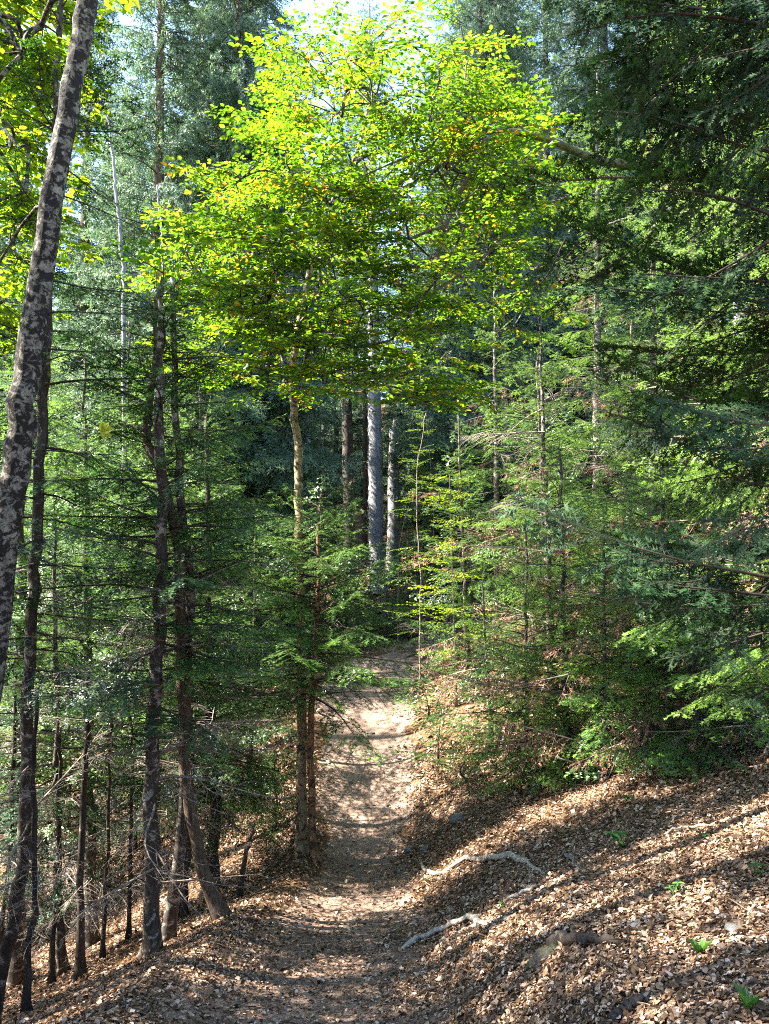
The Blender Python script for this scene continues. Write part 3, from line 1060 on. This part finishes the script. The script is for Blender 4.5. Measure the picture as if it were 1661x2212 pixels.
hill_trunk(757, 27.5, 19, .19, 'dark_bark', "dark spruce trunk with a swept foot beside the jagged stump", 101, lean=(-.4, 0), zb=.38)
hill_trunk(815, 26.5, 21, .22, 'grey_bark', "pale bluish grey spruce trunk, the thickest beyond the bend", 102, lean=(-.3, 0), zb=.42)
hill_trunk(851, 27.0, 5.2, .24, 'silver', "silvery broken snag with a splintered top beside the pale grey spruce", 103, crown=False, broken=True)
hill_trunk(663, 24.5, 15, .10, 'grey_bark', "thin grey spruce trunk seen just beyond the slender beech", 104, zb=.5, Rm=1.6)
hill_trunk(788, 33, 16, .09, 'dark_bark', "thin dark pole between the dark trunk and the pale grey trunk, farther up", 105, zb=.6, Rm=1.4)
hill_trunk(606, 30, 19, .2, 'grey_bark', "grey spruce trunk half hidden behind the sunlit small fir", 106, zb=.5)
hill_trunk(700, 36, 18, .13, 'grey_bark', "faint grey trunk deep in the wood above the jagged stump", 107, zb=.5)
hill_trunk(725, 40, 18, .12, 'dark_bark', "faint dark trunk deep in the wood left of the swept spruce foot".replace(" left of ", " next to "), 108, zb=.5)

x, y = gx(738, 26.5), 26.5
st = thing("tree_stump", "jagged orange brown broken stump with a twisted bare limb", "stump", (x, y, hz(x, y) - .1))
trunk_part(st, [(0, 0, 0), (-.03, 0, .5), (-.06, 0, .95)], [.2, .15, .12], M['rotten'], rng, 10, m=8, broken=True)
m = MB()
for pth, rr in (([(0, 0, .25), (-.35, 0, .45), (-.6, .1, .85), (-.62, .1, 1.3)], [.1, .08, .05, .02]), ([(-.05, 0, .95), (-.2, 0, 1.15), (-.55, 0, 1.35), (-.9, 0, 1.3)], [.04, .03, .02, .01])):
    m.add(*tube(catmull(pth, 10), rr, 6, .1, rng), .5, 0, True)
m.build("limb", [M['rotten']], st)

# spruces that close the view
protoS = []
for k in range(4):
    H = [23, 27, 22, 28][k]
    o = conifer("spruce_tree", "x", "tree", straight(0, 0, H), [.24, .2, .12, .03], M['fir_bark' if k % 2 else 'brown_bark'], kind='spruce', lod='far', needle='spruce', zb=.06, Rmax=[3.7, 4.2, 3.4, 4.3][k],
                power=.6, gap=.36, per=8, up=(.35, -.35), seed=120 + k, dead=0, trunk_n=10)
    protoS.append(o)
used = set()
for k, (px, d, pi, sc, lab) in enumerate([
    (330, 18.5, 0, (.95, 1.0), "spruce with a reddish trunk and hanging boughs behind the two pale bare stems"),
    (500, 21.0, 1, (1.05, 1.02), "massive blue grey spruce whose boughs edge the open patch of sky"),
    (170, 22.0, 2, (1, 1.05), "hazy blue spruce seen just past the leaning beech trunk"),
    (10, 23.0, 3, (.8, .75), "tall spruce behind the yellow leaves of the leaning beech"),
    (620, 33.0, 2, (1.1, .82), "distant spruce half behind the glowing beech crown, below the sky gap"),
    (985, 26.0, 0, (.85, .8), "silvery spruce catching light beyond the bend of the path"),
    (1090, 24.0, 2, (.9, .95), "dark blue green spruce beside the silvery spruce beyond the bend"),
    (900, 38.0, 1, (1, .55), "far spruce with its top just under the open sky"),
    (1010, 31.0, 1, (.9, .86), "tall spruce closing the canopy on the uphill side of the sky gap"),
    (590, 25.0, 0, (.9, .80), "narrow spruce edge just under the sky gap behind the glowing beech"),
    (1190, 28.0, 3, (.9, .9), "tall spruce behind the uphill bank firs, nearest the sky gap".replace("nearest", "next to")),
    (1320, 24.0, 1, (.9, 1.0), "tall spruce behind the highest bank fir"),
    (1480, 27.0, 0, (1.1, 1.2), "spruce high up the bank showing between near dark boughs"),
    (1660, 21.0, 3, (1, 1), "large spruce at the top corner behind the dark near boughs"),
    (1850, 25.0, 2, (1.1, 1.3), "spruce closing the view at the frame edge up the bank"),
    (505, 19.5, 1, (.85, .98), "dense spruce whose outer boughs close the canopy on the downhill side of the sky gap"),
    (1045, 22.5, 3, (.8, .9), "dense dark spruce rising over the old mossy limb"),
    (740, 46.0, 0, (1, .5), "short far spruce up the hill straight above the path"),
    (420, 34.0, 3, (1, .9), "tall far spruce seen in gaps behind the massive blue grey one"),
    (250, 38.0, 0, (1, 1.0), "far spruce standing in blue shade between the hazy blue and reddish ones"),
]):
    x = gx(px, d)
    loc = (x, d, hz(x, d) - .1)
    if pi not in used:
        used.add(pi)
        o = protoS[pi]
        o.location = loc
        o.rotation_euler = (0, 0, k * 1.3)
        o.scale = (sc[0], sc[0], sc[1])
        o["label"] = lab
    else:
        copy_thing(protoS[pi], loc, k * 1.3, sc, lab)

# pale bare stems
for k, (b, d, pts, r, lab) in enumerate([
    (268, 14.0, [(268, 700), (262, 540), (250, 400), (236, 270), (215, 200)], .034, "tall bare silvery stem with a slight bend, dead and branchless"),
    (356, 15.5, [(356, 700), (352, 560), (346, 470), (340, 400)], .034, "short bare white stem below the reddish spruce"),
]):
    conifer("dead_sapling", lab, "dead tree", pix_path(b, d, pts), [r * 1.5, r, r * .8, r * .5], M['silver'], Rmax=0, seed=150 + k, dead=4, dead_z=(.5, .95), dead_len=(.4, .9), deadmat='silver', group=G_DEAD, trunk_n=8)

# ------------------------------------------------------------------ young broadleaf trees and shrubs
def young(px, d, top, spread, n, lab, seed, mat='young', name="beech_sapling", cat="sapling", leaf=.05, bark='dead', r=.016, Ls=(.3, .6), zlow=.2):
    x = gx(px, d)
    z = hz(x, d)
    base = np.array([x, d, z - .05])
    root = thing(name, lab, cat, base)
    rr = np.random.RandomState(seed)
    pth = np.array([(0, 0, 0), (rr.normal(0, .06), 0, top * .4), (rr.normal(0, .1), 0, top * .75), (rr.normal(0, .12), 0, top)])
    P, _ = trunk_part(root, pth, [r, r * .8, r * .5, .006], M[bark], rr, 7)
    cr = MB()
    for i in range(n):
        h = top * (zlow + (1 - zlow) * rr.rand() ** .8)
        b = np.array([np.interp(h, P[:, 2], P[:, 0]), np.interp(h, P[:, 2], P[:, 1]), h])
        az = rr.uniform(0, 6.28)
        L = spread * rr.uniform(.5, 1.1) * (1.15 - .7 * h / top)
        key = ('spray', leaf, .04, rr.randint(0, 6))
        if key not in _T:
            _T[key] = leaf_spray(.8, 40 + key[3], leaf, .04, .15)
        cr.put(_T[key], basis(az, rr.uniform(-.2, .45), rr.normal(0, .2)) * (L / .8), b, rr.normal(0, .12))
    cr.build("crown", [M[mat], M['twig']], root)
    return root


young(905, 15.2, 5.6, .9, 60, "thin pale stemmed young beech standing where the path bends", 201, leaf=.05)
young(985, 14.0, 4.2, 1.0, 60, "yellowing young beech just in front of the lime tipped fir", 202, mat='maple', leaf=.05)
young(700, 21.0, 4.2, 1.2, 60, "light green sapling half hiding the faint grey trunks beyond the slender beech", 211, leaf=.06)
young(935, 21.5, 5.0, 1.3, 70, "bright leafy sapling between the silvery spruce and the broken snag", 212, leaf=.06)
young(860, 18.5, 3.6, 1.0, 50, "low light green beech sapling above the end of the path", 203, leaf=.055)
young(760, 20.5, 3.0, 1.1, 50, "spreading beech sapling below the swept spruce foot", 204, leaf=.06)
young(945, 12.6, 1.1, .7, 34, "leafy green shrub crowding the path on the bank side", 205, mat='herb', name="shrub", cat="shrub", leaf=.05, bark='twig', r=.012, zlow=.05)
young(925, 14.2, 1.0, .7, 30, "leafy shrub behind the first, at the foot of the bank", 206, mat='herb', name="shrub", cat="shrub", leaf=.05, bark='twig', r=.012, zlow=.05)
young(1010, 11.6, .6, .6, 22, "low shrub on the shaded bank under the bushy fir sapling", 207, mat='herb', name="shrub", cat="shrub", leaf=.05, bark='twig', r=.012, zlow=.05)
young(600, 11.6, 1.2, .7, 34, "dark green shrub in the hollow beside the paired trunks", 208, mat='herb', name="shrub", cat="shrub", leaf=.045, bark='twig', r=.012, zlow=.05)

# limb of an old beech that hangs in from the uphill side
pl = [at(1900, 520, 10.5), at(1640, 440, 10.3), at(1440, 370, 10.0), at(1290, 345, 9.8), at(1180, 300, 9.6), at(1060, 280, 9.5), at(980, 300, 9.4), at(930, 380, 9.3)]
xg, yg = gx(2080, 10.6), 10.6
p = [np.array([xg, yg, hz(xg, yg) - .1]), np.array([xg - .05, yg, hz(xg, yg) + 1.6])] + [np.array([xg - .1, yg, pl[0][2] + .9])]
ob = thing("beech_tree", "old beech sending one long mossy limb across the bank firs", "tree", p[0])
trunk_part(ob, np.array(p) - p[0], [.3, .24, .2], M['beech_bark'], rng, 14)
m = MB()
pp = [np.array([xg - .08, yg, pl[0][2]])] + pl
m.add(*tube(catmull(np.array(pp) - p[0], 40), [.10, .08, .06, .05, .03, .01], 10, .16, rng), .5, 0, True)
for a, b, c, r0 in (((1060, 285, 9.5), (960, 500, 9.2), (930, 720, 9.0), .035), ((980, 300, 9.4), (860, 400, 9.2), (780, 520, 9.0), .03), ((1180, 300, 9.6), (1080, 520, 9.2), (830, 700, 8.9), .03), ((1010, 290, 9.5), (900, 330, 9.0), (760, 390, 8.7), .022)):
    m.add(*tube(catmull(np.array([at(*a), at(*b), at(*c)]) - p[0], 16), [r0, r0 * .7, .008], 6, .1, rng), .5, 0, True)
m.build("limb", [M['moss_bark']], ob)
broadleaf_crown(ob, p[0], [(1000, 20), (1090, 200), (1090, 560), (900, 700), (720, 560), (760, 300)], 8.4, 9.4, 55, 37, [at(960, 500, 9.2), at(860, 400, 9.2), at(1060, 285, 9.5), at(900, 330, 9.0)], leaf=.082, mat='beech', Ls=(.4, .8), sp_=.05, centre=at(1060, 285, 9.5), bark='moss_bark')

# ------------------------------------------------------------------ rest of the wood and added shade trees, one mass
rw = np.random.RandomState(77)
mass = MB()
_far = []
for k in range(4):
    mb = MB()
    H = 18
    V, F = tube(np.array([(0, 0, 0), (0, 0, H * .5), (0, 0, H)]), [.24, .16, .03], 7)
    mb.add(V, F, .5, 1, True)
    z = 2.0
    while z < H:
        f = (z - 2) / (H - 2)
        for i in range(7):
            L = (2.9 * (1 - f) ** .65 + .2) * rw.uniform(.6, 1.1)
            t, s = tpl('spruce', 'wood' if k < 3 else 'far', L, rw)
            mb.put(t, basis(rw.uniform(0, 6.28), -.35 + .7 * f + rw.normal(0, .1)) * s, np.array([0, 0, z]))
        z += .42
    _far.append(mb.arrays())


def mass_tree(x, y, s, k=0):
    mass.put(_far[k if k == 3 else k % 3], basis(rw.uniform(0, 6.28), 0) * s, np.array([x, y, hz(x, y) - .2]), rw.normal(0, .08))


n = 0
while n < 132:
    y = rw.uniform(30, 85)
    x = rw.uniform(-.75, .75) * y
    if abs(x) < 6 and y < 42:
        continue
    if -.14 < x / y < .05 and y < 85:
        if rw.rand() < .8:
            mass_tree(x, y, .42, n)
            n += 1
        continue
    mass_tree(x, y, rw.uniform(.8, 1.3), n * 4 // 4 if n != 3 else 0)
    n += 1
# unseen trees added beside and behind the viewer to cast broken shade
for x, y, s in ((4.5, -3, .9),):
    mass_tree(x, y, s, n)
    n += 1
for x, y, s in ((-4.5, 2.6, .72), (-3.6, -.2, .7), (-8.0, 1.0, .8), (-5.7, 4.7, .82), (-7.8, 6.4, .8), (-6.9, 3.4, .8), (-9.5, 9, .6), (-10.5, 11.5, .62), (-8.2, 8.0, .5), (-11.5, 10, .6)):
    mass_tree(x, y, s, 3)
    n += 1
tag(mass.build("surrounding_forest", [M['spruce'], M['dark_bark']]), "distant blue green mass of conifers up the slope, with unseen shade trees added beside the viewer", "forest", kind="stuff")

# ------------------------------------------------------------------ roots, logs, stones, seedlings
def groundline(pts, lift=.0):
    out = []
    for a in pts:
        g = onground(a[0], a[1])
        g[2] += (a[2] if len(a) > 2 else 0) + lift
        out.append(g)
    return out


def woodline(name, lab, cat, lines, mat, seed, group=None):
    rr = np.random.RandomState(seed)
    base = groundline(lines[0][0])[0]
    m = MB()
    for pts, rad in lines:
        P = np.array(groundline([(a[0], a[1], (a[2] if len(a) > 2 else 0) * 1.0) for a in pts])) - base
        P = catmull(P, 24)
        P[:, 2] = height(P[:, 0] + base[0], P[:, 1] + base[1]) - base[2] + np.interp(np.linspace(0, 1, 24), np.linspace(0, 1, len(pts)), [(a[2] if len(a) > 2 else 0) * 1.0 for a in pts])
        P[1:-1] += rr.normal(0, .008, (22, 3))
        m.add(*tube(P, rad, 8, .3, rr), .5, 0, True)
    o = m.build(name, [M[mat]])
    o.location = base
    return tag(o, lab, cat, group)


G_R = "bare roots crossing the leafy bank"
woodline("tree_root", "pale looping root lying across the leaves nearest the path dip".replace("nearest", "beside"), "root", [([(905, 1850, .0), (912, 1880, .03), (945, 1893, .02), (1010, 1862, .04), (1060, 1862, .05), (1110, 1862, .05), (1160, 1885, .03), (1190, 1910, -.03)], [.012, .02, .022, .025, .032, .025, .014])], 'root_bark', 301, G_R)
woodline("tree_root", "forked grey root snaking over the leaves below the looping root", "root", [([(855, 2070, -.02), (885, 2045, .03), (930, 2030, .04), (1010, 1997, .05), (1035, 2000, .03), (1060, 2010, -.02)], [.01, .02, .024, .024, .014]), ([(925, 2075, -.03), (950, 2042, .02), (1005, 2015, .03), (1090, 1992, .02), (1160, 1975, -.02)], [.01, .015, .016, .013, .008])], 'root_bark', 302, G_R)
woodline("tree_root", "dark thin root end poking from the leaves beside the forked root", "root", [([(820, 2050, -.02), (850, 2035, .04), (900, 2050, -.02)], [.015, .022, .012])], 'dark_bark', 303, G_R)
woodline("tree_root", "slim straight root between the looping root and the forked root", "root", [([(1075, 1960, -.01), (1110, 1945, .03), (1160, 1925, .04), (1200, 1905, -.02)], [.01, .014, .016, .01])], 'root_bark', 304, G_R)
woodline("log", "dark fallen log lying against the mossy stub", "log", [([(1186, 2052, .05), (1240, 2050, .05), (1300, 2050, .04), (1365, 2042, .0)], [.03, .028, .02, .01])], 'dark_bark', 305)
woodline("log", "dark rotting stick half buried at the bottom edge of the leaves", "log", [([(1320, 2215, .03), (1370, 2190, .05), (1430, 2155, .0)], [.018, .022, .01])], 'dark_bark', 306)
g = onground(1186, 2075)
stb = thing("tree_stump", "short mossy stub with a green top beside the dark log", "stump", g - np.array([0, 0, .08]))
trunk_part(stb, [(0, 0, 0), (.02, .03, .09), (.07, .08, .2)], [.04, .026, .014], M['moss_bark'], rng, 9, m=8, broken=False)
woodline("fallen_branch", "thin bare twig fallen across the sunny leaves uphill of the looping root", "branch", [([(1215, 1840, .02), (1235, 1875, .06), (1260, 1892, .01)], [.006, .008, .004]), ([(1225, 1855, .03), (1262, 1880, .03)], [.004, .003])], 'silver', 307)
woodline("fallen_branch", "long slender stick lying along the bank above the green seedling", "branch", [([(1390, 1822, .02), (1480, 1800, .04), (1600, 1770, .03), (1680, 1740, .03)], [.008, .01, .008, .005])], 'dead', 308)


def stone(px, py, s, lab, seed, group="pale stones by the path"):
    rr = np.random.RandomState(seed)
    import bmesh
    b = bmesh.new()
    bmesh.ops.create_icosphere(b, subdivisions=3, radius=1)
    off = [rr.uniform(0, 6.28, 3) for _ in range(5)]
    fr = [rr.normal(0, 1.6, 3) for _ in range(5)]
    sc = s * np.array([rr.uniform(.9, 1.4), rr.uniform(.8, 1.1), rr.uniform(.5, .75)])
    for v in b.verts:
        c = np.array(v.co)
        k = 1 + .10 * sum(math.sin(float(f @ c) + o[0]) for f, o in zip(fr, off)) / 1.5
        v.co = Vector((np.sign(c) * np.abs(c) ** .8 * k) * sc)
    me = bpy.data.meshes.new("stone")
    b.to_mesh(me)
    b.free()
    me.materials.append(M['rock'])
    o = bpy.data.objects.new("stone", me)
    C.objects.link(o)
    g = onground(px, py)
    o.location = g + np.array([0, 0, s * .18])
    o.rotation_euler = (rr.normal(0, .2), rr.normal(0, .2), rr.uniform(0, 6))
    return tag(o, lab, "stone", group)


stone(1590, 2020, .045, "pale grey boulder set in leaves near the frame edge", 1, None)
stone(885, 1838, .07, "flat whitish stone at the foot of the bank by the dip", 2)
stone(868, 1885, .05, "small pale stone half in the path at its lowest point", 3)
stone(920, 1838, .06, "rounded pale stone just above the looping root end", 4)
stone(990, 1772, .08, "light grey stone in the sunny leaves of the bank", 5)
stone(855, 1484, .09, "pair mate stone lying white at the far end of the path", 6)
stone(880, 1478, .07, "smaller white stone beside the far end stone", 7)


for k, (px, py, s_, lab) in enumerate([
    (760, 1692, .035, "small stone trodden into the middle of the bare path"), (722, 1758, .03, "small dark stone near the hollow side edge of the path"),
    (838, 1742, .035, "stone at the bank side edge of the path below the leafy shrub"), (712, 1610, .04, "stone by the paired trunks where the path begins to climb"),
    (803, 1585, .04, "flat stone high on the bare climbing path"), (640, 2020, .03, "stone showing through leaves on the near path"), (760, 1985, .025, "tiny stone in the sunny stripe of the near path")]):
    stone(px, py, s_, lab, 30 + k)


def herb(px, py, h, n, lab, seed, leaf=.07, mat='herb', upright=False, name="seedling"):
    rr = np.random.RandomState(seed)
    g = onground(px, py)
    root = thing(name, lab, "plant", g - np.array([0, 0, .01]))
    st_ = MB()
    lv = MB()
    for i in range(max(1, n // 5)):
        az = rr.uniform(0, 6.28)
        e = np.array([math.cos(az) * h * .45, math.sin(az) * h * .45, h * rr.uniform(.7, 1.1)])
        st_.add(*tube(catmull([np.zeros(3), e * np.array([.3, .3, .6]), e], 6), [.003, .002], 4), .5, 0, True)
        k = 5
        th = np.arange(k) * 6.283 / k + rr.rand()
        d = np.stack([np.cos(th), np.sin(th), np.full(k, 1.6 if upright else -.15)], 1) + rr.normal(0, .15, (k, 3))
        ln = leaf * rr.uniform(.7, 1.2, k)
        nr = np.stack([-np.cos(th) * 1.2, -np.sin(th) * 1.2, np.full(k, 1.0)], 1) if upright else np.array([0, 0, 1.]) + rr.normal(0, .2, (k, 3))
        pos = np.tile(e if not upright else e * .3, (k, 1))
        lv.add(*leaf_cards(pos, d, nr, ln, ln * rr.uniform(.42, .6, k), rr.uniform(.05, .2, k), np.clip(rr.normal(.6, .2, k), 0, 1)), 0, False)
    st_.build("stem", [M['herb']], root)
    lv.build("foliage", [M[mat]], root)
    return root


G_S = "green seedlings growing through the leaf litter"
for k, (px, py, h, n, lf, up, lab) in enumerate([
    (1340, 1842, .16, 15, .09, False, "bright green maple like seedling in a sunny patch of the bank"),
    (1508, 2068, .10, 5, .10, True, "upright pale green seedling with long folded leaves"),
    (1515, 1822, .12, 10, .06, False, "small pale seedling uphill of the bright maple like one"),
    (1460, 1948, .14, 15, .06, False, "dark green seedling in shade above the upright pale one"),
    (1090, 1962, .08, 10, .05, False, "tiny green seedling just above the forked root"),
    (925, 1905, .08, 10, .05, False, "tiny seedling beside the looping root end"),
    (1230, 1680, .12, 15, .07, False, "seedling in the shaded green patch under the bank firs"),
    (1140, 1690, .12, 15, .07, False, "seedling at the edge of the shaded green patch toward the path"),
    (1065, 1720, .12, 15, .07, False, "seedling low on the bank below the shaded green patch"),
    (1620, 2205, .10, 5, .09, True, "broad leaved seedling cut by the bottom corner of the frame"),
    (1630, 1900, .16, 20, .05, False, "mossy green tuft of seedlings by the frame edge"),
    (1350, 1740, .18, 20, .08, False, "leafy seedling under the rusty dead branch"),
    (745, 1700, .05, 5, .05, False, "tiny green sprig in the middle of the bare path"),
    (330 + 420, 1790, .05, 5, .05, False, "tiny dark sprig lower down the bare path"),
]):
    q_ = 1.0 if k in (0, 1, 9) else .65
    herb(px, py, h * q_, n, lab, 400 + k, lf * q_, upright=up).__setitem__("group", G_S)

# rusty dead branch lying down the bank
g = onground(1360, 1690)
rb = thing("dead_branch", "rusty brown dead fir branch hanging onto the leafy bank", "branch", g)
m = MB()
for k in range(7):
    a = np.array([.35 - .05 * k, .15, .75 - .06 * k])
    m.put(frond(1.0, 'rust', 'mid', 500 + k), basis(math.pi * 1.0 + rng.normal(0, .5), -.75 + rng.normal(0, .2), rng.normal(0, .4)) * rng.uniform(.6, 1.0), a)
m.build("twigwork", [M['rust'], M['dead']], rb)

# yellow leaves caught in the air
for k, (px, py, d, s, lab) in enumerate([(218, 932, 5.0, .085, "single bright yellow leaf caught in the dark fir boughs"), (1612, 268, 4.6, .10, "yellow leaf caught among the dark near boughs"),
                                         (480, 1462, 6.8, .05, "dry tan leaf hanging in the dead twigs")]):
    rr = np.random.RandomState(600 + k)
    o_ = at(px, py, d)
    mb = MB()
    n5 = 5
    th = (np.arange(n5) - 2) * .62 + rr.uniform(0, 6.28)
    dv = np.stack([np.cos(th), np.full(n5, -.15), np.sin(th)], 1)
    nr = np.tile(np.array([.15, -1., .35]), (n5, 1)) + rr.normal(0, .1, (n5, 3))
    ln = s * np.array([.7, .95, 1.1, .95, .7])
    mb.add(*leaf_cards(np.zeros((n5, 3)), dv, nr, ln, ln * .62, np.full(n5, .08), np.array([.85, .95, .9, 1, .8])), 0, False)
    mb.add(*tube(np.array([(0, 0, 0), (-.03 * math.cos(th[2]), 0.0, -.06 * math.sin(th[2]))]), [.0016, .001], 3), .9, 0, True)
    o = mb.build("yellow_leaf" if k < 2 else "dry_leaf", [M['maple' if k < 2 else 'litter']])
    o.location = o_
    tag(o, lab, "leaf", "leaves caught in the branches")
